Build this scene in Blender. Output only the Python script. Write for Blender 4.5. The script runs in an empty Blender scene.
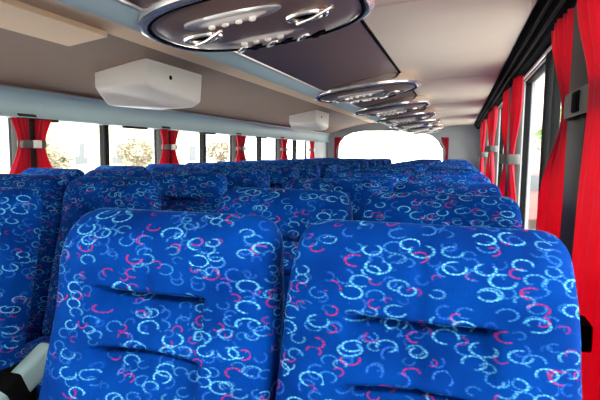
import bpy, bmesh, math, random
from math import sin, cos, pi, sqrt, radians, exp
from mathutils import Matrix, Vector
random.seed(7)
sc = bpy.context.scene
COL = sc.collection
CZ = 1.30                        # eye height over the bus floor

# ------------------------------------------------------------------ materials
def mat(name, col, rough=.5, metal=0., spec=.5, coat=0., sheen=0., sheen_tint=None, emit=None, es=0., var=0., vscale=8., bump=0.):
    m = bpy.data.materials.new(name); m.use_nodes = True
    nt = m.node_tree; b = nt.nodes['Principled BSDF']
    b.inputs['Base Color'].default_value = (*col, 1)
    b.inputs['Roughness'].default_value = rough
    b.inputs['Metallic'].default_value = metal
    b.inputs['Specular IOR Level'].default_value = spec
    b.inputs['Coat Weight'].default_value = coat
    b.inputs['Sheen Weight'].default_value = sheen
    if sheen_tint: b.inputs['Sheen Tint'].default_value = (*sheen_tint, 1)
    if emit:
        b.inputs['Emission Color'].default_value = (*emit, 1); b.inputs['Emission Strength'].default_value = es
    if var or bump:
        tc = nt.nodes.new('ShaderNodeTexCoord'); nz = nt.nodes.new('ShaderNodeTexNoise')
        nz.inputs['Scale'].default_value = vscale; nz.inputs['Detail'].default_value = 4
        nt.links.new(tc.outputs['Object'], nz.inputs['Vector'])
        if var:
            mx = nt.nodes.new('ShaderNodeMix'); mx.data_type = 'RGBA'
            mx.inputs['A'].default_value = (*[c*(1-var) for c in col], 1)
            mx.inputs['B'].default_value = (*[min(1, c*(1+var)) for c in col], 1)
            nt.links.new(nz.outputs['Fac'], mx.inputs['Factor']); nt.links.new(mx.outputs['Result'], b.inputs['Base Color'])
        if bump:
            bp = nt.nodes.new('ShaderNodeBump'); bp.inputs['Strength'].default_value = bump; bp.inputs['Distance'].default_value = .01
            nt.links.new(nz.outputs['Fac'], bp.inputs['Height']); nt.links.new(bp.outputs['Normal'], b.inputs['Normal'])
    return m

def fabric_mat():
    m = bpy.data.materials.new('blue_ring_moquette'); m.use_nodes = True
    nt = m.node_tree; N = nt.nodes; L = nt.links; b = N['Principled BSDF']
    def math_(op, a, b2=None, c=None, clamp=False):
        n = N.new('ShaderNodeMath'); n.operation = op; n.use_clamp = clamp
        for i, v in enumerate((a, b2, c)):
            if v is None: continue
            if isinstance(v, (int, float)): n.inputs[i].default_value = v
            else: L.new(v, n.inputs[i])
        return n.outputs[0]
    uv = N.new('ShaderNodeUVMap').outputs['UV']
    oi = N.new('ShaderNodeObjectInfo')
    off = N.new('ShaderNodeCombineXYZ')
    sl = N.new('ShaderNodeSeparateXYZ'); L.new(oi.outputs['Location'], sl.inputs[0])      # every seat cut from a different piece of the cloth
    L.new(math_('MULTIPLY_ADD', sl.outputs[0], 7.3, math_('MULTIPLY', sl.outputs[1], 3.1)), off.inputs[0]); L.new(math_('MULTIPLY', sl.outputs[1], 5.7), off.inputs[1])
    add = N.new('ShaderNodeVectorMath'); add.operation = 'ADD'; L.new(uv, add.inputs[0]); L.new(off.outputs[0], add.inputs[1])
    base_v = add.outputs[0]
    # fine pile noise breaks up the woven outlines
    nz = N.new('ShaderNodeTexNoise'); nz.inputs['Scale'].default_value = 260; nz.inputs['Detail'].default_value = 1
    L.new(base_v, nz.inputs['Vector'])
    weave = math_('MULTIPLY_ADD', nz.outputs['Fac'], 2.6, -.55, clamp=True)
    big = N.new('ShaderNodeTexNoise'); big.inputs['Scale'].default_value = 9; big.inputs['Detail'].default_value = 2
    L.new(base_v, big.inputs['Vector'])
    c0 = N.new('ShaderNodeMix'); c0.data_type = 'RGBA'
    c0.inputs['A'].default_value = (.000, .008, .085, 1); c0.inputs['B'].default_value = (.000, .055, .33, 1)
    L.new(big.outputs['Fac'], c0.inputs['Factor'])
    cur = c0.outputs['Result']
    def layer(cur, scale, o, rot, asp, r0, r1, w, prob, col, gap, gain=1.0):
        mp = N.new('ShaderNodeMapping')
        mp.inputs['Location'].default_value = (o[0], o[1], 0)
        mp.inputs['Rotation'].default_value = (0, 0, rot)
        mp.inputs['Scale'].default_value = (scale, scale*asp, 1)
        L.new(base_v, mp.inputs['Vector'])
        vo = N.new('ShaderNodeTexVoronoi'); vo.voronoi_dimensions = '2D'; vo.feature = 'F1'
        vo.inputs['Scale'].default_value = 1; vo.inputs['Randomness'].default_value = .75
        L.new(mp.outputs[0], vo.inputs['Vector'])
        sep = N.new('ShaderNodeSeparateColor'); L.new(vo.outputs['Color'], sep.inputs[0])
        r = math_('MULTIPLY_ADD', sep.outputs[0], r1-r0, r0)
        d = math_('ABSOLUTE', math_('SUBTRACT', vo.outputs['Distance'], r))
        ring = math_('SUBTRACT', 1.35, math_('DIVIDE', d, w), clamp=True)
        df = N.new('ShaderNodeVectorMath'); df.operation = 'SUBTRACT'; L.new(mp.outputs[0], df.inputs[0]); L.new(vo.outputs['Position'], df.inputs[1])
        sx = N.new('ShaderNodeSeparateXYZ'); L.new(df.outputs[0], sx.inputs[0])
        ang = math_('ARCTAN2', sx.outputs[1], sx.outputs[0])
        cs = math_('COSINE', math_('ADD', ang, math_('MULTIPLY', sep.outputs[1], 6.283)))
        arc = math_('MULTIPLY_ADD', math_('ADD', cs, gap), 4.0, 0.15, clamp=True)
        dash = math_('MULTIPLY_ADD', math_('SINE', math_('MULTIPLY', ang, 13.0)), .28, .80, clamp=True)
        ring = math_('MULTIPLY', ring, dash)
        pres = math_('GREATER_THAN', sep.outputs[2], 1-prob)
        ring = math_('MULTIPLY', ring, math_('MULTIPLY_ADD', sep.outputs[0], .75, .35, clamp=True))
        f = math_('MULTIPLY', math_('MULTIPLY', ring, arc), math_('MULTIPLY', math_('MULTIPLY', pres, weave), gain), clamp=True)
        mx = N.new('ShaderNodeMix'); mx.data_type = 'RGBA'
        L.new(f, mx.inputs['Factor']); L.new(cur, mx.inputs['A']); mx.inputs['B'].default_value = (*col, 1)
        return mx.outputs['Result']
    cur = layer(cur, 20, (4.4, 2.9), .1, 1.7, .18, .34, .05, .6, (.04, .24, .62), .7, .8)
    cur = layer(cur, 22, (3.1, 7.7), .4, 1.3, .15, .34, .055, .6, (.03, .15, .62), .6, .8)
    cur = layer(cur, 19, (9.3, 1.2), -.2, 1.7, .14, .34, .045, .30, (.42, .010, .09), .45)
    cur = layer(cur, 15, (5.5, 4.1), .12, 1.85, .20, .33, .042, .60, (.13, .55, .85), .85, .9)
    cur = layer(cur, 17, (1.7, 8.3), -.12, 1.75, .18, .32, .042, .42, (.16, .60, .95), .9, .95)
    cur = layer(cur, 24, (6.6, 5.3), -.2, 1.4, .12, .30, .045, .18, (.46, .010, .09), .5, .9)
    L.new(cur, b.inputs['Base Color'])
    b.inputs['Roughness'].default_value = .85; b.inputs['Specular IOR Level'].default_value = .04
    b.inputs['Sheen Weight'].default_value = .40; b.inputs['Sheen Roughness'].default_value = .14
    b.inputs['Sheen Tint'].default_value = (.10, .50, 1, 1)
    bp = N.new('ShaderNodeBump'); bp.inputs['Strength'].default_value = .25; bp.inputs['Distance'].default_value = .002
    L.new(nz.outputs['Fac'], bp.inputs['Height']); L.new(bp.outputs['Normal'], b.inputs['Normal'])
    return m

def curtain_mat():
    m = mat('red_curtain_cloth', (.48, .003, .028), .75, sheen=.15, sheen_tint=(1, .3, .35), var=.25, vscale=6)
    nt = m.node_tree; out = nt.nodes['Material Output']; b = nt.nodes['Principled BSDF']
    tr = nt.nodes.new('ShaderNodeBsdfTranslucent'); tr.inputs['Color'].default_value = (.85, .015, .08, 1)
    mx = nt.nodes.new('ShaderNodeMixShader'); mx.inputs[0].default_value = .4
    nt.links.new(b.outputs[0], mx.inputs[1]); nt.links.new(tr.outputs[0], mx.inputs[2]); nt.links.new(mx.outputs[0], out.inputs['Surface'])
    return m

def glass_mat():
    m = bpy.data.materials.new('window_glass'); m.use_nodes = True
    nt = m.node_tree; nt.nodes.remove(nt.nodes['Principled BSDF'])
    t = nt.nodes.new('ShaderNodeBsdfTransparent'); t.inputs[0].default_value = (.95, .97, .96, 1)
    g = nt.nodes.new('ShaderNodeBsdfGlossy'); g.inputs['Roughness'].default_value = .02
    lw = nt.nodes.new('ShaderNodeLayerWeight'); lw.inputs['Blend'].default_value = .5
    pw = nt.nodes.new('ShaderNodeMath'); pw.operation = 'POWER'; pw.inputs[1].default_value = 5
    fr = nt.nodes.new('ShaderNodeMath'); fr.operation = 'MULTIPLY_ADD'; fr.inputs[1].default_value = .5; fr.inputs[2].default_value = .03
    nt.links.new(lw.outputs['Facing'], pw.inputs[0]); nt.links.new(pw.outputs[0], fr.inputs[0])
    mx = nt.nodes.new('ShaderNodeMixShader')
    nt.links.new(fr.outputs[0], mx.inputs[0]); nt.links.new(t.outputs[0], mx.inputs[1]); nt.links.new(g.outputs[0], mx.inputs[2])
    nt.links.new(mx.outputs[0], nt.nodes['Material Output'].inputs['Surface'])
    return m

FAB = fabric_mat(); RED = curtain_mat(); GLASS = glass_mat()
CEIL = mat('warm_grey_headliner', (.70, .57, .46), .55, var=.06, vscale=3)
BEIGE = mat('beige_headliner', (.88, .62, .40), .7, var=.05, vscale=3)
BEIGE_SHADE = mat('beige_headliner_shaded', (.30, .20, .145), .75, var=.08, vscale=2)  # beige headliner with its shade put into the colour
BAND = mat('blue_grey_vinyl', (.38, .50, .53), .45, var=.05, vscale=4)
PLUM = mat('smoked_plum_plastic', (.16, .10, .095), .36)
CHROME = mat('polished_chrome', (.88, .80, .74), .2, metal=.85)
SILVER = mat('silver_paint', (.62, .58, .57), .28, metal=.7)
BRONZE = mat('bronze_chrome', (.25, .165, .14), .32, metal=.35)
BLACK = mat('black_plastic', (.005, .005, .006), .9, spec=.03)
RUBBER = mat('black_rubber', (.006, .006, .007), .7, spec=.15)
DKGREY = mat('dark_grey_trim', (.02, .014, .013), .7, spec=.1)
GREY = mat('grey_pillar_vinyl', (.035, .032, .031), .6, spec=.2, var=.1, vscale=5)
STRAP = mat('grey_strap_webbing', (.08, .075, .07), .7, var=.1, vscale=30)
WALLG = mat('light_grey_wall_panel', (.45, .47, .50), .6, var=.05, vscale=4)
WHITE = mat('off_white_plastic', (.84, .77, .70), .4)
LENS = mat('frosted_lamp_lens', (.9, .82, .74), .25)
ARM = mat('teal_grey_armrest_vinyl', (.30, .46, .48), .4)
FLOORM = mat('dark_speckled_vinyl_floor', (.05, .055, .07), .5, var=.3, vscale=120)
ASPH = mat('pale_asphalt', (.42, .41, .40), .9, var=.15, vscale=3)
STUCCO = mat('pale_stucco', (.74, .70, .62), .9, var=.08, vscale=1.5)
YELL = mat('pale_yellow_render', (.72, .62, .38), .9, var=.1, vscale=1.5)
PANE = mat('dark_window_pane', (.14, .15, .16), .5, spec=.1)  # even dark tone for window glass outdoors
LEAF = mat('light_green_leaves', (.20, .34, .10), .7, var=.4, vscale=6)
OCHRE = mat('dull_ochre_leaves', (.25, .22, .15), .9, spec=.1, var=.4, vscale=5)
BARK = mat('grey_bark', (.20, .15, .11), .9, var=.3, vscale=14, bump=.5)
REDP = mat('pale_red_paint', (.62, .16, .15), .4)
NAVY = mat('navy_paint', (.03, .05, .20), .4)

# ------------------------------------------------------------------ helpers
def link(name, me, m, parent=None, smooth=True):
    o = bpy.data.objects.new(name, me); COL.objects.link(o)
    if m: me.materials.append(m)
    if parent is not None: o.parent = parent
    if smooth:
        for p in me.polygons: p.use_smooth = True
    return o
def obj(name, bm, m, parent=None, smooth=True, sharp=40):
    me = bpy.data.meshes.new(name)
    bmesh.ops.recalc_face_normals(bm, faces=bm.faces)
    bm.to_mesh(me); bm.free()
    o = link(name, me, m, parent, smooth)
    if smooth: me.set_sharp_from_angle(angle=radians(sharp))
    return o
def empty(name, loc, label, cat, group=None):
    o = bpy.data.objects.new(name, None); COL.objects.link(o); o.location = loc; o.empty_display_size = .1
    return tag(o, label, cat, group)
def tag(o, label, cat, group=None):
    o['label'] = label; o['category'] = cat
    if group: o['group'] = group
    return o
def struct(o, label=None):
    o['kind'] = 'structure'
    if label: o['label'] = label
    return o
def box(bm, x0, x1, y0, y1, z0, z1, bev=0., seg=2, M=None):
    r = bmesh.ops.create_cube(bm, size=1)
    vs = r['verts']
    for v in vs:
        v.co = Vector((x0+(v.co.x+.5)*(x1-x0), y0+(v.co.y+.5)*(y1-y0), z0+(v.co.z+.5)*(z1-z0)))
    if bev:
        es = list({e for v in vs for e in v.link_edges})
        rb = bmesh.ops.bevel(bm, geom=es, offset=bev, segments=seg, profile=.5, affect='EDGES')
        vs = list({v for f in rb['faces'] for v in f.verts} | {v for v in vs if v.is_valid})
    if M is not None:
        for v in vs: v.co = M @ v.co
    return vs
def B(*a, **k):
    bm = bmesh.new(); box(bm, *a, **k); return bm
def loft(bm, rings, close=True, cap=True):
    vr = [[bm.verts.new(p) for p in r] for r in rings]
    n = len(vr[0])
    for a, b in zip(vr, vr[1:]):
        for i in range(n if close else n-1):
            j = (i+1) % n
            bm.faces.new((a[i], a[j], b[j], b[i]))
    if cap and close:
        bm.faces.new(vr[0][::-1]); bm.faces.new(vr[-1])
    return vr
def tube(bm, pts, r, n=10, cyc=False):
    pts = [Vector(p) for p in pts]; rings = []
    N = len(pts)
    up = Vector((0, 0, 1))
    for i, p in enumerate(pts):
        if cyc: t = (pts[(i+1) % N]-pts[i-1]).normalized()
        else: t = (pts[min(i+1, N-1)]-pts[max(i-1, 0)]).normalized()
        u = up if abs(t.dot(up)) < .95 else Vector((1, 0, 0))
        a = t.cross(u).normalized(); b = a.cross(t).normalized()
        rr = r[i] if isinstance(r, (list, tuple)) else r
        rings.append([p + (a*cos(2*pi*k/n)+b*sin(2*pi*k/n))*rr for k in range(n)])
    if cyc:
        vr = [[bm.verts.new(p) for p in q] for q in rings]
        for i in range(N):
            A, Bq = vr[i], vr[(i+1) % N]
            for k in range(n):
                j = (k+1) % n; bm.faces.new((A[k], A[j], Bq[j], Bq[k]))
    else: loft(bm, rings)
def slab(name, prof, y0, y1, m, th=.012, parent=None, n=1):
    """profile polyline (x,z) swept along y with a thickness upwards/outwards"""
    bm = bmesh.new()
    P = [Vector((x, 0, z)) for x, z in prof]
    nor = []
    for i in range(len(P)):
        t = (P[min(i+1, len(P)-1)]-P[max(i-1, 0)]).normalized()
        q = Vector((-t.z, 0, t.x)); q = q if q.z > 0 or (abs(q.z) < 1e-6 and q.x > 0) else -q
        nor.append(q)
    loopp = [p for p in P] + [p+q*th for p, q in zip(P[::-1], nor[::-1])]
    loft(bm, [[(p.x, y0+(y1-y0)*k/n, p.z) for p in loopp] for k in range(n+1)])
    return obj(name, bm, m, parent, True, 35)
def copy_tree(o, parent=None):
    c = o.copy(); COL.objects.link(c)
    if parent is not None: c.parent = parent
    for ch in list(o.children): copy_tree(ch, c)
    return c

# ------------------------------------------------------------------ coach seat
W, RC = .245, radians(15)
def sstep(a, b, x):
    t = min(1, max(0, (x-a)/(b-a))); return t*t*(3-2*t)
C1, C2, TL = .168, .292, .76
def half_w(t):
    w = .230 + .014*sstep(.03, .19, t) + .009*sstep(.15, .45, t)
    if t < .06: w -= .048*(1-sqrt(max(0, 1-(1-t/.06)**2.2)))
    return w
def half_h(t):
    h = .056
    if t < .05: h *= sqrt(max(0, 1-(1-t/.05)**2))
    return h
def relief(x, t):
    """forward swell of the padding: head pad, lumbar pads, tucked creases between them"""
    c2 = C2 - .012*(1-(x/.13)**2)           # lower tuck bows upwards
    c1 = C1 + .004*(1-(x/.13)**2)
    m = 1-sstep(.105, .122, abs(x))
    tuck = -.026*exp(-((t-C1-.004*(1-(x/.13)**2)-.003)/.0045)**2) - .026*exp(-((t-c2-.003)/.0045)**2)
    head = .044*sstep(0, .09, t)*(1-.25*sstep(.11, C1, t))
    if t < c1: mid = head
    elif t < c2: mid = -.018 + .036*sstep(c1+.005, c2, t)
    else: mid = -.016 + .032*sstep(c2+.005, c2+.12, t)
    side = head*(1-sstep(.13, .24, t)) + .018*sstep(.13, .24, t)
    seam = -.006*exp(-(x/.006)**2)*sstep(.02, .05, t)
    return m*(mid+tuck) + (1-m)*side + seam*.9
def back_point(t, x_or_s, front):
    pass
tl = [0, .0008, .003, .007, .012, .018, .025, .033, .042, .052, .064, .078, .092, .106, .12, .134, .146, .156, .162, .166]
tl += [C1, .1705, .173, .176, .18, .188, .20, .215, .23, .245, .258, .268, .275, .280, .284, .288, C2, .296, .30, .306, .315, .33, .36, .40, .45, .5, .56, .62, .68, .72, .745, TL]
NX = 65
def ring_at(t, flat=False):
    w, h = half_w(t), half_h(t); out = []
    e = min(1, max(0, (TL-t)/.03)); rb = sqrt(max(.04, 1-(1-e)**2))      # rounded bottom
    for side in (-1, 1):
        for i in range(NX):
            s = -1+2*i/(NX-1)
            if side == 1: s = -s
            x = w*(.55*sin(pi/2*s)+.45*s) if abs(s) < 1 else w*s
            q = (1-min(1, abs(x/w))**4.6)**(1/4.6)
            y = side*h*q*rb
            if side == -1 and not flat: y -= relief(x, t)*q
            if i == NX-1 and side == 1: continue
            if i == 0 and side == 1: continue
            out.append((x, y))
    return out
def seat_piece(name, t_range, m, parent):
    ts = [t for t in tl if t_range[0]-1e-9 <= t <= t_range[1]+1e-9]
    bm = bmesh.new(); uvl = bm.loops.layers.uv.new('UVMap')
    rows = []; us = []
    R_ = Matrix.Rotation(-RC, 4, 'X')
    for t in ts:
        pr = ring_at(t); u = [0]; fl = ring_at(max(t, .05), True)
        for a, b in zip(fl, fl[1:]): u.append(u[-1]+math.hypot(b[0]-a[0], b[1]-a[1]))
        mid = u[(NX-1)//2]; u = [q-mid for q in u]
        us.append(u + [u[-1]+.02])
        vs = []
        for x, y in pr:
            # pivot at the top edge; leaning back from the cushion upwards
            yy = y*cos(RC) - t*sin(RC); zz = 1.17 - t*cos(RC) - y*sin(RC)*1.0
            vs.append(bm.verts.new((x, yy, zz)))
        rows.append(vs)
    n = len(rows[0])
    for r in range(len(rows)-1):
        for i in range(n):
            j = (i+1) % n
            f = bm.faces.new((rows[r][i], rows[r][j], rows[r+1][j], rows[r+1][i]))
            for lp, (rr, ii) in zip(f.loops, ((r, i), (r, i+1), (r+1, i+1), (r+1, i))):
                lp[uvl].uv = (us[rr][ii], -ts[rr])
    if t_range[1] > .7: bm.faces.new(rows[-1])
    return obj(name, bm, m, parent, True, 80)
def cushion(parent):
    bm = bmesh.new(); uvl = bm.loops.layers.uv.new('UVMap')
    box(bm, -.24, .24, -.66, -.15, .33, .47, .04, 4)
    for v in bm.verts:                     # dished top
        if v.co.z > .45: v.co.z -= .018*(1-(v.co.x/.24)**2)
    for f in bm.faces:
        for l in f.loops: l[uvl].uv = (l.vert.co.x+3, l.vert.co.y-l.vert.co.z)
    return obj('seat_cushion', bm, FAB, parent, True, 60)
def make_seat(arm):
    r = empty('coach_seat', (0, 0, 0), 'x', 'seat', 'blue ring-patterned coach seats')
    seat_piece('headrest', (0, C1), FAB, r)
    seat_piece('backrest', (C1, TL), FAB, r)
    cushion(r)
    bm = bmesh.new()                        # moulded shell behind the padding
    rings = []
    for t in (.16, .2, .3, .45, .6, .7):
        w = .21 if t > .17 else .19
        a = -t*sin(RC)+.05; z = 1.17-t*cos(RC)-.013
        rings.append([(-w, a, z), (w, a, z), (w-.02, a+.022, z-.004), (-w+.02, a+.022, z-.004)])
    loft(bm, rings); obj('back_shell', bm, DKGREY, r)
    for s in (-1, 1):
        bm = bmesh.new()
        tube(bm, [(s*.17, -.56, .0), (s*.17, -.53, .31), (s*.17, -.50, .335), (s*.17, -.24, .335), (s*.17, -.21, .31), (s*.17, -.17, .0)], .017, 10)
        o = obj('leg', bm, BLACK, r)
    bm = B(-.20, .20, -.55, -.17, .325, .338, .005); obj('seat_frame', bm, DKGREY, r)
    if arm:
        x = arm*.275
        sl = radians(-24)
        M = Matrix.Translation((x, -.02, .64)) @ Matrix.Rotation(-sl, 4, 'X')
        p = obj('armrest', B(-.026, .026, -.36, 0, -.045, .045, .02, 4, M=M), ARM, r); p['label'] = 'teal grey padded armrest'
        q = obj('band', B(-.030, .030, -.205, -.135, -.056, .050, .012, 3, M=M), BLACK, p)
        bx = x - arm*.030
        bm = bmesh.new()
        box(bm, bx-.012, bx+.012, -.30, -.06, .36, .64, .01)
        obj('armrest_bracket', bm, BLACK, r)
    return r
ORD = ['first', 'second', 'third', 'fourth', 'fifth', 'sixth', 'seventh', 'eighth', 'ninth', 'tenth', 'eleventh', 'twelfth', 'thirteenth', 'fourteenth', 'rearmost']
PITCH = .695
protos = {0: make_seat(0), -1: make_seat(-1), 1: make_seat(1)}
used = set()
columns = [(-.05, .93, 15, 0, 'right-hand window column'), (-.56, .93, 15, -1, 'right-hand aisle column'),
           (-1.53, 1.29, 14, 1, 'left-hand aisle column'), (-2.04, 1.29, 14, 0, 'left-hand middle column'),
           (-2.55, 1.29, 14, 0, 'left-hand window column')]
for X, Y0, n, arm, where in columns:
    for k in range(n):
        if arm in used: s = copy_tree(protos[arm])
        else: s = protos[arm]; used.add(arm)
        s.location = (X, Y0+PITCH*k, 0)
        row = ORD[k] if k < n-1 else 'rearmost'
        s['label'] = 'blue ring-patterned coach seat, %s, %s row from the camera' % (where, row) if row != 'rearmost' else 'blue ring-patterned coach seat, %s, rearmost row' % where

# ------------------------------------------------------------------ shell
Y0, Y1 = -2.4, 11.3
XL, XR = -2.92, .42
struct(obj('floor', B(XL-.1, XR+.1, Y0, Y1, -.12, 0), FLOORM, smooth=False))
LPIL = [-2.42, -.72, 1.02, 2.78, 4.52, 6.30, 8.08, 9.78]
RPIL = [-2.3, -.42, 1.78, 4.0, 6.2, 8.4, 10.6]
SILL = .66; LTOP = CZ+.24; RTOP = 1.81
# left wall
bm = bmesh.new()
box(bm, XL-.08, XL, Y0, Y1, 0, SILL)
box(bm, XL-.08, XL, Y0, Y1, LTOP, 2.25)
box(bm, XL-.08, XL, 9.95, Y1, SILL, LTOP)
box(bm, XL-.08, XL, Y0, Y0+.1, SILL, LTOP)
for y in LPIL[1:-1]: box(bm, XL-.08, XL, y-.05, y+.05, SILL, LTOP)
struct(obj('wall_left', bm, WALLG, smooth=False))
bm = bmesh.new()
box(bm, XR, XR+.08, Y0, Y1, 0, SILL)
box(bm, XR, XR+.08, Y0, Y1, RTOP, 2.25)
box(bm, XR, XR+.08, 10.65, Y1, SILL, RTOP)
box(bm, XR, XR+.08, Y0, Y0+.1, SILL, RTOP)
for y in RPIL[1:-1]: box(bm, XR, XR+.08, y-.06, y+.06, SILL, RTOP)
struct(obj('wall_right', bm, WALLG, smooth=False))
# windows: rubber frame + pane for every bay, split by a black divider
wn = 0
def window(x0, x1, ya, yb, z0, z1, xin):
    global wn; wn += 1
    f = bmesh.new(); t = .014
    box(f, x0, x1, ya, ya+t, z0, z1, .006); box(f, x0, x1, yb-t, yb, z0, z1, .006)
    box(f, x0, x1, ya, yb, z0, z0+t, .006); box(f, x0, x1, ya, yb, z1-t, z1, .006)
    w = struct(obj('window_%d' % wn, f, RUBBER))
    xm = (x0+x1)/2
    obj('glass_pane', B(xm-.003, xm+.003, ya+t*.6, yb-t*.6, z0+t*.6, z1-t*.6), GLASS, w, False)
    return w
divs = []
for pil, xa, xb, top in ((LPIL, XL-.06, XL-.015, LTOP), (RPIL, XR+.015, XR+.06, RTOP)):
    for a, b in zip(pil, pil[1:]):
        m_ = 2.84 if a == 1.78 else (a+b)/2
        window(xa, xb, a+.05, m_, SILL, top, 0); window(xa, xb, m_, b-.05, SILL, top, 0)
        divs.append((m_, xa, xb, top, 1 if pil is RPIL else -1))
tn = 0
def trim(bm, m, label, smooth=True):
    global tn; tn += 1
    return struct(obj('trim_%d' % tn, bm, m, None, smooth), label)
for y, xa, xb, top, s in divs:
    bm = bmesh.new(); x = XR if s > 0 else XL
    box(bm, x-.018, x+.018, y-.028, y+.028, SILL, top, .012)
    trim(bm, RUBBER, 'black rubber divider between two window panes')
for y in RPIL[1:-1]:
    trim(B(XR-.075, XR, y-.15, y+.15, 0, 1.81, .03, 3), GREY, 'grey pillar cover between right-hand windows')
for y in LPIL[1:-1]:
    trim(B(XL-.02, XL+.055, y-.085, y+.085, 0, LTOP, .015, 3), GREY, 'grey pillar cover between left-hand windows')
# right header over the windows with its two rails
bm = bmesh.new(); loft(bm, [[(x, y, z) for x, z in ((.284, 1.905), (.300, 1.865), (.345, 1.812), (.418, 1.805), (.418, 2.0), (.284, 2.0))] for y in (Y0, Y1)])
trim(bm, BLACK, 'black header above the right-hand windows')
trim(B(.385, .40, Y0, Y1, 1.793, 1.806, .004), SILVER, 'thin silver rail over the right-hand windows')
trim(B(.318, .330, Y0, Y1, 1.822, 1.838, .004), DKGREY, 'dark curtain rail over the right-hand windows')
trim(B(.292, .304, Y0, Y1, 1.852, 1.868, .004), DKGREY, 'inner dark curtain rail over the right-hand windows')

# ceiling: central vault and left-hand slope
slab('c', [(-.90, 2.02), (-1.10, 2.04), (-1.6, 2.00), (-1.90, CZ+.645)], Y0, Y1, BEIGE)
c = bpy.data.objects['c']; c.name = 'ceiling'; struct(c)
def strip(prof, m, label, y0=Y0, y1=Y1, th=.012):
    global tn; tn += 1
    return struct(slab('trim_%d' % tn, prof, y0, y1, m, th), label)
strip([(-1.90, CZ+.645), (-2.16, CZ+.60), (-2.5, CZ+.53), (-2.74, CZ+.44), (-2.86, CZ+.40)], BEIGE_SHADE, 'sloping beige headliner over the left-hand seats, shade put into its colour')
# near hatch lining beside the white box
bm = bmesh.new()
loft(bm, [[(-1.86, y, CZ+.640), (-2.10, y, CZ+.603), (-2.12, y, CZ+.575), (-1.86, y, CZ+.612)] for y in (Y0, 2.28, 2.36)])
trim(bm, BEIGE, 'raised beige lining panel ahead of the large white box', True)
# left duct band
prof = [(-2.80, CZ+.395), (-2.845, CZ+.385), (-2.87, CZ+.36), (-2.885, CZ+.30), (-2.88, CZ+.24), (-2.86, CZ+.212)]
bm = bmesh.new(); P = prof + [(-2.93, CZ+.205), (-2.93, CZ+.41)]
loft(bm, [[(x, y, z) for x, z in P] for y in (Y0, Y1)])
trim(bm, BAND, 'blue grey duct band over the left-hand windows')
bm = bmesh.new(); tube(bm, [(-2.795, y, CZ+.398) for y in (Y0, 4, Y1)], .008, 8)
trim(bm, SILVER, 'thin silver edge along the duct band')
for y in (2.88, 4.0, 5.4, 7.1):
    trim(B(-2.90, -2.84, y-.16, y+.16, CZ+.192, CZ+.212, .008), DKGREY, 'dark catch under the duct band')

# right-hand overhead rack
rack = empty('overhead_rack', (-.35, 4, CZ+.6), 'long grey overhead rack with flat underside above the right-hand seats', 'luggage rack')
def rp(name, bm, m):
    o = obj(name, bm, m, rack); o.matrix_parent_inverse = Matrix.Translation((.35, -4, -CZ-.6)); return o
cuts = [Y0, -.15, 1.98, 4.10, 6.2, 8.3, Y1]
for a, b in zip(cuts, cuts[1:]):
    bm = bmesh.new()
    P = [(-.405, CZ+.552), (-.2, CZ+.568), (.10, CZ+.582), (.235, CZ+.586), (.262, CZ+.592), (.274, CZ+.608), (.27, CZ+.70), (-.405, CZ+.70)]
    loft(bm, [[(x, y, z) for x, z in P] for y in (a+.004, a+.014, b-.014, b-.004)])
    for v in bm.verts:
        if abs(v.co.y-(a+.004)) < 1e-4 or abs(v.co.y-(b-.004)) < 1e-4: v.co.z += .010
    rp('underside_panel', bm, CEIL)
bm = bmesh.new()
P = [(-.415, CZ+.552), (-.43, CZ+.545), (-.93, CZ+.428), (-.945, CZ+.433), (-.945, CZ+.46), (-.415, CZ+.58)]
loft(bm, [[(x, y, z) for x, z in P] for y in (Y0, Y1)])
rp('console_strip', bm, PLUM)
for x, z in ((-.41, .548), (-.945, .428)):
    bm = bmesh.new(); tube(bm, [(x, y, CZ+z) for y in (Y0, 4, Y1)], .008, 8)
    rp('edge_bead', bm, SILVER if x < -.6 else BLACK)
bm = bmesh.new()
P = [(-.95, CZ+.428), (-1.0, CZ+.395), (-1.03, CZ+.39), (-1.045, CZ+.405), (-1.05, CZ+.62), (-1.03, CZ+.72), (-1.01, CZ+.72), (-.95, CZ+.46)]
loft(bm, [[(x, y, z) for x, z in P] for y in (Y0, Y1)])
rp('front_lip', bm, BAND)

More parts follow.
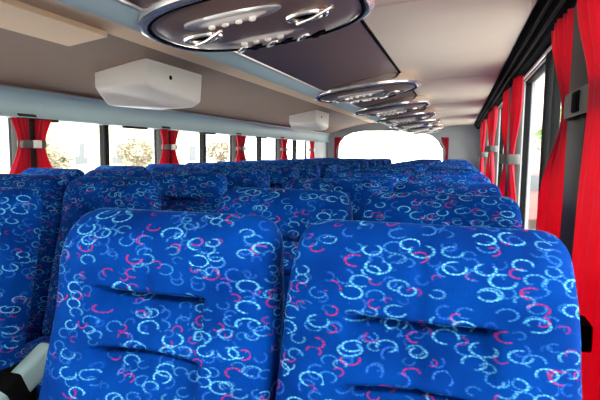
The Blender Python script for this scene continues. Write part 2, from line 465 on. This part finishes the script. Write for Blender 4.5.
# ------------------------------------------------------------------ service pods under the console strip
SLOPE = math.atan2(.117, .50)
def make_pod():
    r = empty('service_pod', (0, 0, 0), 'x', 'reading lamp unit', 'oval service pods along the rack')
    a, b = .36, .44                         # half width across, half length along the bus
    def ell(ra, rb, z, n=72):
        o = []
        for i in range(n):
            c_, s_ = cos(2*pi*i/n), sin(2*pi*i/n); q = (abs(c_)**2.5+abs(s_)**2.5)**(-1/2.5)
            o.append((ra*c_*q, rb*s_*q, z))
        return o
    bm = bmesh.new()
    loft(bm, [ell(a*.90, b*.90, .035), ell(a*.98, b*.98, .0), ell(a, b, -.02), ell(a*.99, b*.99, -.035), ell(a*.94, b*.94, -.045), ell(a*.88, b*.88, -.040), ell(a*.86, b*.86, -.02)], cap=False)
    obj('rim', bm, CHROME, r)
    bm = bmesh.new()
    loft(bm, [ell(a*.89, b*.89, -.032), ell(a*.78, b*.78, -.050), ell(a*.60, b*.60, -.062), ell(a*.3, b*.3, -.070), ell(a*.02, b*.02, -.072)], cap=False)
    obj('cover', bm, BRONZE, r)
    bm = bmesh.new(); tube(bm, ell(a*.90, b*.90, -.040), .007, 8, True); obj('gasket', bm, BLACK, r)
    # reading lamps: long lens with four little lamps inside
    for yy in (-.23, .10):
        bm = bmesh.new(); n = 32
        f = lambda k, z: [(-.02+.15*k*cos(2*pi*i/n), yy+.055*k*sin(2*pi*i/n), z) for i in range(n)]
        loft(bm, [f(1, -.05), f(1, -.066), f(.9, -.073), f(.8, -.070)]); hs = obj('reading_lamp', bm, SILVER, r)
        bm = bmesh.new(); loft(bm, [f(.82, -.066), f(.6, -.075), f(.2, -.079)]); obj('lens', bm, LENS, hs)
        for q in range(4):
            bm = bmesh.new(); x = -.02+(q-1.5)*.042
            g = lambda rr, z: [(x+rr*cos(2*pi*i/12), yy+rr*sin(2*pi*i/12), z) for i in range(12)]
            loft(bm, [g(.011, -.07), g(.011, -.084), g(.007, -.088)]); obj('bulb', bm, WHITE, hs)
    for xx in (-.17, .17):                  # air nozzles
        bm = bmesh.new(); tube(bm, [(xx+.055*cos(2*pi*i/24), -.07+.055*sin(2*pi*i/24), -.068) for i in range(24)], .011, 8, True)
        nzl = obj('air_nozzle', bm, CHROME, r)
        bm = bmesh.new(); g = lambda rr, z: [(xx+rr*cos(2*pi*i/24), -.07+rr*sin(2*pi*i/24), z) for i in range(24)]
        loft(bm, [g(.05, -.055), g(.05, -.066), g(.02, -.074)]); obj('nozzle_core', bm, BLACK, nzl)
        bm = bmesh.new(); tube(bm, [(xx-.04, -.03, -.078), (xx+.02, -.09, -.084), (xx+.09, -.155, -.078)], .006, 8); obj('lever', bm, CHROME, nzl)
    for q in range(6):                      # louvre at the far end
        bm = bmesh.new(); x = -.14+q*.056
        M = Matrix.Translation((x, .27, -.056)) @ Matrix.Rotation(.5, 4, 'Z')
        box(bm, -.012, .012, -.045, .045, -.012, .008, .004, M=M)
        obj('louvre_slat', bm, BLACK if q % 2 else CHROME, r)
    return r
pod = make_pod()
for ch in pod.children_recursive: ch.data.transform(Matrix.Diagonal((1.10, .76, 1, 1)))
PY = [1.63, 3.76, 5.2, 6.6, 8.0, 9.4, 10.7]
for i, y in enumerate(PY):
    p = pod if i == 0 else copy_tree(pod)
    p.location = (-.675, y, CZ+.476); p.rotation_euler = (0, -radians(7.5), 0)
    p['label'] = ['oval chrome service pod nearest the camera, at top of view', 'oval chrome service pod second from the camera', 'oval chrome service pod third from the camera',
                  'oval chrome service pod fourth from the camera', 'oval chrome service pod fifth from the camera', 'oval chrome service pod sixth from the camera', 'oval chrome service pod closest to the rear window'][i]

# unseen pod added behind the camera, with a fill light for the near seats
p = copy_tree(pod); p.location = (-.675, -.12, CZ+.468); p.rotation_euler = (0, -radians(7), 0)
p['label'] = 'oval chrome service pod added unseen behind the viewpoint, above a fill light'
ld = bpy.data.lights.new('near_seat_fill', 'AREA'); ld.shape = 'ELLIPSE'; ld.size = .34; ld.size_y = .16; ld.energy = 12; ld.color = (1, .96, .9)  # added light on the near seats, brings out their creases
lo = bpy.data.objects.new('near_seat_fill', ld); COL.objects.link(lo); lo.location = (-.675, -.12, CZ+.37); lo.rotation_euler = (radians(32), 0, 0)

# ------------------------------------------------------------------ white boxes under the left headliner
def make_white_box():
    r = empty('monitor_housing', (0, 0, 0), 'x', 'monitor housing', 'white boxes under the left headliner')
    # box with a flat front, a flat aisle side and a sloping underside facet
    bm = bmesh.new()
    P = {}
    T = [(-.43, 0, .060), (0, 0, .076), (0, .80, .130), (-.36, .80, .11)]
    Mi = [(-.43, 0, -.12), (0, 0, -.111), (0, .76, -.161), (-.36, .76, -.17)]
    Bo = [(-.40, .10, -.235), (-.05, .56, -.222), (-.03, .70, -.20), (-.36, .70, -.22)]
    loft(bm, [T, Mi, Bo])
    bmesh.ops.bevel(bm, geom=list(bm.edges), offset=.016, segments=3, profile=.5, affect='EDGES')
    obj('casing', bm, WHITE, r, True, 50)
    bm = bmesh.new(); tube(bm, [(-.01, .30, -.02), (.006, .30, -.02)], .016, 12)
    obj('lock_button', bm, BLACK, r)
    bm = B(-.33, -.03, .76, .785, -.13, .07, .004); obj('screen', bm, BLACK, r)
    bm = B(-.30, -.05, .15, .65, .05, .135, .01); obj('mount', bm, DKGREY, r)
    return r
wb = make_white_box()
wb.location = (-2.05, 2.99, CZ+.55); wb['label'] = 'large white box under the left headliner, nearer the camera'
w2 = copy_tree(wb); w2.location = (-2.05, 7.25, CZ+.55); w2['label'] = 'smaller looking white box further back near the rear window'

# ------------------------------------------------------------------ curtains and their ties
def curtain(X, yp, d, ztop, ztie, zbot, wt, wk, wb_, o0, label, group, amp=.018, folds=6, clip=None, inward=-1, ph=0., shift=0.):
    """d = +1 hangs beyond the pillar, -1 ahead of it; gathered at the tie"""
    bm = bmesh.new(); nu, nz = folds*8, 44; rows = []
    for j in range(nz+1):
        z = ztop+(zbot-ztop)*j/nz
        g = exp(-((z-ztie)/.20)**2) if ztie else 0
        base = wt+(wb_-wt)*sstep(ztop, zbot, z) if ztop < zbot else wt+(wb_-wt)*min(1, (ztop-z)/(ztop-zbot))
        w = base*(1-g)+wk*g
        oo = o0 + shift*(g if z > ztie else g + (1-g)*(.7*max(0, (z-zbot)/(ztie-zbot))+.1)) if ztie else o0
        row = []
        for i in range(nu+1):
            u = i/nu
            a = amp*(1-.45*g)
            x = X + inward*0 + a*sin(2*pi*folds*u+ph+.5*sin(z*5)) + .006*sin(9*u+z*7)
            row.append(bm.verts.new((x, yp+d*(oo+u*w), z)))
        rows.append(row)
    for r0, r1 in zip(rows, rows[1:]):
        for i in range(nu): bm.faces.new((r0[i], r0[i+1], r1[i+1], r1[i]))
    bmesh.ops.recalc_face_normals(bm, faces=bm.faces)
    me = bpy.data.meshes.new('curtain'); bm.to_mesh(me); bm.free()
    o = link('curtain', me, RED)
    md = o.modifiers.new('cloth', 'SOLIDIFY'); md.thickness = .004
    tag(o, label, 'curtain', group)
    if clip:
        z, u = clip
        c = obj('clip', B(X-.045, X-.02, yp+d*(o0+u)-.04, yp+d*(o0+u)+.04, z-.03, z+.03, .006), BLACK, o); c['label'] = 'black clip'
    return o
def tie(X, yp, z, half, label, group, thick=.05, buckle=WHITE, h=.035, sgn=-1):
    bm = bmesh.new(); n = 40; rings = []
    def sup(ang, a, b): 
        c_, s_ = cos(ang), sin(ang); q = (abs(c_)**4+abs(s_)**4)**-.25
        return a*c_*q, b*s_*q
    R4 = []
    for zz, k in ((-h, 1.0), (-h*.5, 1.03), (h*.5, 1.03), (h, 1.0)):
        R4.append([(X+sup(2*pi*i/n, thick*k, half*k)[0], yp+sup(2*pi*i/n, thick*k, half*k)[1], z+zz) for i in range(n)])
    for zz, k in ((h, .93), (-h, .93)):
        R4.append([(X+sup(2*pi*i/n, thick*k, half*k)[0], yp+sup(2*pi*i/n, thick*k, half*k)[1], z+zz) for i in range(n)])
    R4.append(R4[0])
    loft(bm, R4, cap=False)
    o = obj('curtain_tie', bm, STRAP); tag(o, label, 'curtain tie', group)
    bm = B(X+sgn*thick*1.02-.008, X+sgn*thick*1.02+.008, yp-.035, yp+.035, z-.028, z+.028, .005)
    obj('buckle', bm, buckle, o)
    return o
GR, GL = 'red curtains along the right-hand windows', 'red curtains along the left-hand windows'
names = ['nearest the camera', 'second from the camera', 'third from the camera', 'fourth from the camera', 'fifth from the camera', 'sixth from the camera']
ties = [CZ+.14, CZ-.04, CZ+.05, CZ-.02, CZ+.05, CZ+.0]
for i, y in enumerate(RPIL[2:-1]):
    zt = ties[i]
    curtain(.352, y, 1, 1.80, zt, .52, *((.40, .04, .44) if i == 0 else (.55, .06, .5)), .16, 'red curtain on the far side of the right-hand pillar %s' % names[i], GR, ph=i*1.1)
    o = .0 if i == 0 else .16
    curtain(.305 if i == 0 else .352, y, -1, 1.80, zt, .30 if i == 0 else .52, *((.62, .20, .50) if i == 0 else (.30, .06, .32)), .13 if i == 0 else .16, 'red curtain on the near side of the right-hand pillar %s' % names[i], GR, ph=i*1.7+.6,
            clip=(CZ-.39, .45) if i == 0 else None, shift=.28 if i == 0 else 0)
    tie(.355, y-(.26 if i == 0 else 0), zt, .26 if i == 0 else .235, 'grey strap tying the curtains at the right-hand pillar %s' % names[i], 'grey curtain ties on the right', .058, BLACK if i == 0 else STRAP, .035)
for i, y in enumerate(LPIL[3:]):
    if i > 4: break
    zt = CZ+.03
    for d, nm in ((1, 'far'), (-1, 'near')):
        curtain(-2.835, y, d, CZ+.205, zt, .60, .19, .085, .24, .022, 'red curtain on the %s side of the left-hand pillar %s' % (nm, names[i]), GL, .016, 4, ph=i+d)
    tie(-2.84, y, zt, .10, 'grey strap tying the curtains at the left-hand pillar %s' % names[i], 'grey curtain ties on the left', .045, WHITE, .025, 1)

# ------------------------------------------------------------------ rear and front walls
def holed_wall(name, y, hole, m, x0=XL-.08, x1=XR+.08, z1=2.25):
    bm = bmesh.new()
    def lp(pts):
        v = [bm.verts.new((x, y, z)) for x, z in pts]
        return [bm.edges.new((v[i], v[(i+1) % len(v)])) for i in range(len(v))]
    e = lp([(x0, 0), (x1, 0), (x1, z1), (x0, z1)]) + lp(hole)
    bmesh.ops.triangle_fill(bm, use_beauty=True, edges=e)
    r = bmesh.ops.extrude_face_region(bm, geom=list(bm.faces))
    for v in [g for g in r['geom'] if isinstance(g, bmesh.types.BMVert)]: v.co.y += .06
    return struct(obj(name, bm, m, smooth=False))
RH = [(-2.66, .95), (-2.66, CZ+.05), (-2.62, CZ+.24), (-2.52, CZ+.36), (-2.36, CZ+.44), (-2.1, CZ+.49), (-1.4, CZ+.49), (-.78, CZ+.44), (-.58, CZ+.39), (-.44, CZ+.27), (-.33, CZ+.08), (-.32, .95)]
holed_wall('wall_rear', Y1, RH, WALLG)
FH = [(-2.75, 1.4), (-2.75, 1.95), (-1.6, 1.95), (-1.6, 1.4)]  # unseen front opening kept small to weaken light on the seat faces
holed_wall('wall_front', Y0-.06, FH, WALLG)
def end_window(hole, y, nm):
    global wn; wn += 1
    bm = bmesh.new(); tube(bm, [(x, y, z) for x, z in hole], .018, 8, True)
    w = struct(obj('window_%d' % wn, bm, RUBBER), nm)
    bm = bmesh.new(); f = bm.faces.new([bm.verts.new((x, y, z)) for x, z in hole])
    r = bmesh.ops.extrude_face_region(bm, geom=[f])
    for v in [g for g in r['geom'] if isinstance(g, bmesh.types.BMVert)]: v.co.y += .006
    obj('glass_pane', bm, GLASS, w, False)
end_window(RH, Y1+.03, 'wide rear window with sloping upper corners')
end_window(FH, Y0-.03, 'unseen windshield opening, narrowed to cut front light')
curtain(0, 0, 1, CZ+.33, CZ+.0, .95, .16, .04, .10, 0, 'small red curtain at the left edge of the rear window', 'red curtains at the rear window', .012, 3)
cl = bpy.context.scene.objects['curtain.%03d' % (len([o for o in bpy.data.objects if o.name.startswith('curtain') and not o.name.startswith('curtain_')])-1)]
cl.rotation_euler = (0, 0, -pi/2); cl.location = (-2.74, Y1-.03, 0)
c2 = cl.copy(); COL.objects.link(c2); c2.rotation_euler = (0, 0, pi/2); c2.location = (-.22, Y1-.03, 0)
c2['label'] = 'small red curtain at the right edge of the rear window'

# ------------------------------------------------------------------ the street outside
struct(obj('ground', B(-90, 60, -60, 140, -1.3, -1.1), ASPH, smooth=False), 'pale street outside the coach')
def building(x0, x1, y0, y1, h, m, label, face, cols, rows_):
    r = empty('building', ((x0+x1)/2, (y0+y1)/2, -1.1), label, 'building')
    inv = Matrix.Translation((-(x0+x1)/2, -(y0+y1)/2, 1.1))
    def P(n, bm, mm):
        o = obj(n, bm, mm, r, False); o.matrix_parent_inverse = inv; return o
    P('facade', B(x0, x1, y0, y1, -1.1, h), m)
    P('parapet', B(x0-.15, x1+.15, y0-.15, y1+.15, h, h+.3), STUCCO)
    for i in range(cols):
        for j in range(rows_):
            z = .3+j*3
            if face == 'x+': y = y0+(i+.5)*(y1-y0)/cols; P('window', B(x1-.05, x1+.06, y-.55, y+.55, z, z+1.4), PANE)
            elif face == 'x-': y = y0+(i+.5)*(y1-y0)/cols; P('window', B(x0-.06, x0+.05, y-.55, y+.55, z, z+1.4), PANE)
            else: x = x0+(i+.5)*(x1-x0)/cols; P('window', B(x-.55, x+.55, y0-.06, y0+.05, z, z+1.4), PANE)
building(-30, -22, -4, 18, 7, STUCCO, 'pale building seen through the left-hand windows', 'x+', 6, 2)
building(-34, -24, 22, 44, 8, YELL, 'pale yellow building further back outside the left-hand windows', 'x+', 6, 2)
building(6.5, 16, 34, 60, 8, STUCCO, 'pale building seen through the right-hand windows', 'y-', 3, 2)
def tree(x, y, h, rad, label, leaf=None):
    r = empty('tree', (x, y, -1.1), label, 'tree', 'trees outside the windows')
    bm = bmesh.new(); tube(bm, [(0, 0, 0), (.05, .02, h*.4), (0, .05, h*.7)], [.16, .12, .05], 10); obj('trunk', bm, BARK, r)
    bm = bmesh.new()
    rnd = random.Random(int(x*10+y))
    for _ in range(900):
        u = Vector((rnd.gauss(0, 1), rnd.gauss(0, 1), rnd.gauss(0, 1))).normalized()*rad*rnd.uniform(.45, 1)
        c_ = Vector((u.x, u.y, h*.72+u.z*.8)); s_ = rnd.uniform(.10, .2)*rad/1.4
        q = Matrix.Rotation(rnd.uniform(0, 6), 3, 'Z') @ Matrix.Rotation(rnd.uniform(0, 3), 3, 'X')
        bm.faces.new([bm.verts.new(c_+q @ Vector(v)*s_) for v in ((-1, 0, 0), (0, -.5, .1), (1, 0, 0), (0, .5, .1))])
    obj('crown', bm, leaf or LEAF, r, False)
tree(4.3, 22, 4.2, 1.5, 'light green tree seen through the right-hand window')
tree(-15, 15.5, 2.9, .9, 'small ochre tree outside, nearest of those on the left', OCHRE)
tree(-15, 21, 3.1, 1.0, 'small ochre tree outside, second of those on the left', OCHRE)
tree(-16, 32, 3.2, 1.1, 'small ochre tree outside, furthest of those on the left', OCHRE)
# a small red van parked ahead outside the right-hand window
van = empty('parked_van', (2.6, 19, -1.1), 'pale red van parked outside the right-hand window', 'van')
bm = bmesh.new()
P = [(-2, .35), (2.1, .35), (2.1, .9), (1.5, 1.05), (1.0, 1.85), (-1.9, 1.9), (-2.05, 1.2)]
loft(bm, [[(-.8, y, z) for y, z in P], [(.8, y, z) for y, z in P]]); bmesh.ops.bevel(bm, geom=list(bm.edges), offset=.06, segments=2, profile=.5, affect='EDGES')
obj('body', bm, REDP, van)
for x in (-.72, .72):
    for y in (-1.25, 1.3):
        bm = bmesh.new(); loft(bm, [[(x+sx, y+.34*cos(2*pi*i/24), .34+.34*sin(2*pi*i/24)) for i in range(24)] for sx in (-.1, .1)]); obj('wheel', bm, RUBBER, van)
bm = B(-.65, .65, -2.09, -2.0, 1.25, 1.75, .02); obj('rear_window', bm, PANE, van)

# ------------------------------------------------------------------ light
w = bpy.data.worlds.new('sky'); sc.world = w; w.use_nodes = True
nt = w.node_tree; bg = nt.nodes['Background']
tc = nt.nodes.new('ShaderNodeTexCoord'); sp = nt.nodes.new('ShaderNodeSeparateXYZ'); nt.links.new(tc.outputs['Generated'], sp.inputs[0])
cr = nt.nodes.new('ShaderNodeValToRGB')
cr.color_ramp.elements[0].position = .0; cr.color_ramp.elements[0].color = (1, .95, .87, 1)
cr.color_ramp.elements[1].position = .7; cr.color_ramp.elements[1].color = (.93, .97, 1, 1)
nt.links.new(sp.outputs[2], cr.inputs[0]); nt.links.new(cr.outputs[0], bg.inputs[0])
bg.inputs[1].default_value = 6.5
sun = bpy.data.lights.new('sun', 'SUN'); sun.energy = 6; sun.angle = radians(3); sun.color = (1, .95, .86)
so = bpy.data.objects.new('sun', sun); COL.objects.link(so); so.rotation_euler = (radians(28), radians(-12), 0)

# ------------------------------------------------------------------ camera
psi, th, ro = radians(17.51087), radians(-5.5588), radians(.6)
f = Vector((-sin(psi)*cos(th), cos(psi)*cos(th), sin(th))); r = Vector((cos(psi), sin(psi), 0)); u = r.cross(f)
r2 = r*cos(ro)+u*sin(ro); u2 = -r*sin(ro)+u*cos(ro)
cam = bpy.data.cameras.new('camera'); co = bpy.data.objects.new('camera', cam); COL.objects.link(co)
cam.sensor_width = 36; cam.lens = 30; cam.clip_start = .02; cam.clip_end = 500
Mx = Matrix((r2, u2, -f)).transposed().to_4x4(); Mx.translation = (0, 0, CZ); co.matrix_world = Mx
sc.camera = co
sc.view_settings.view_transform = 'Standard'; sc.view_settings.look = 'None'; sc.view_settings.gamma = 1; sc.view_settings.use_curve_mapping = False
sc.view_settings.exposure = 0.5
sc.cycles.use_denoising = True
sc.cycles.max_bounces = 10; sc.cycles.diffuse_bounces = 6; sc.cycles.transparent_max_bounces = 16
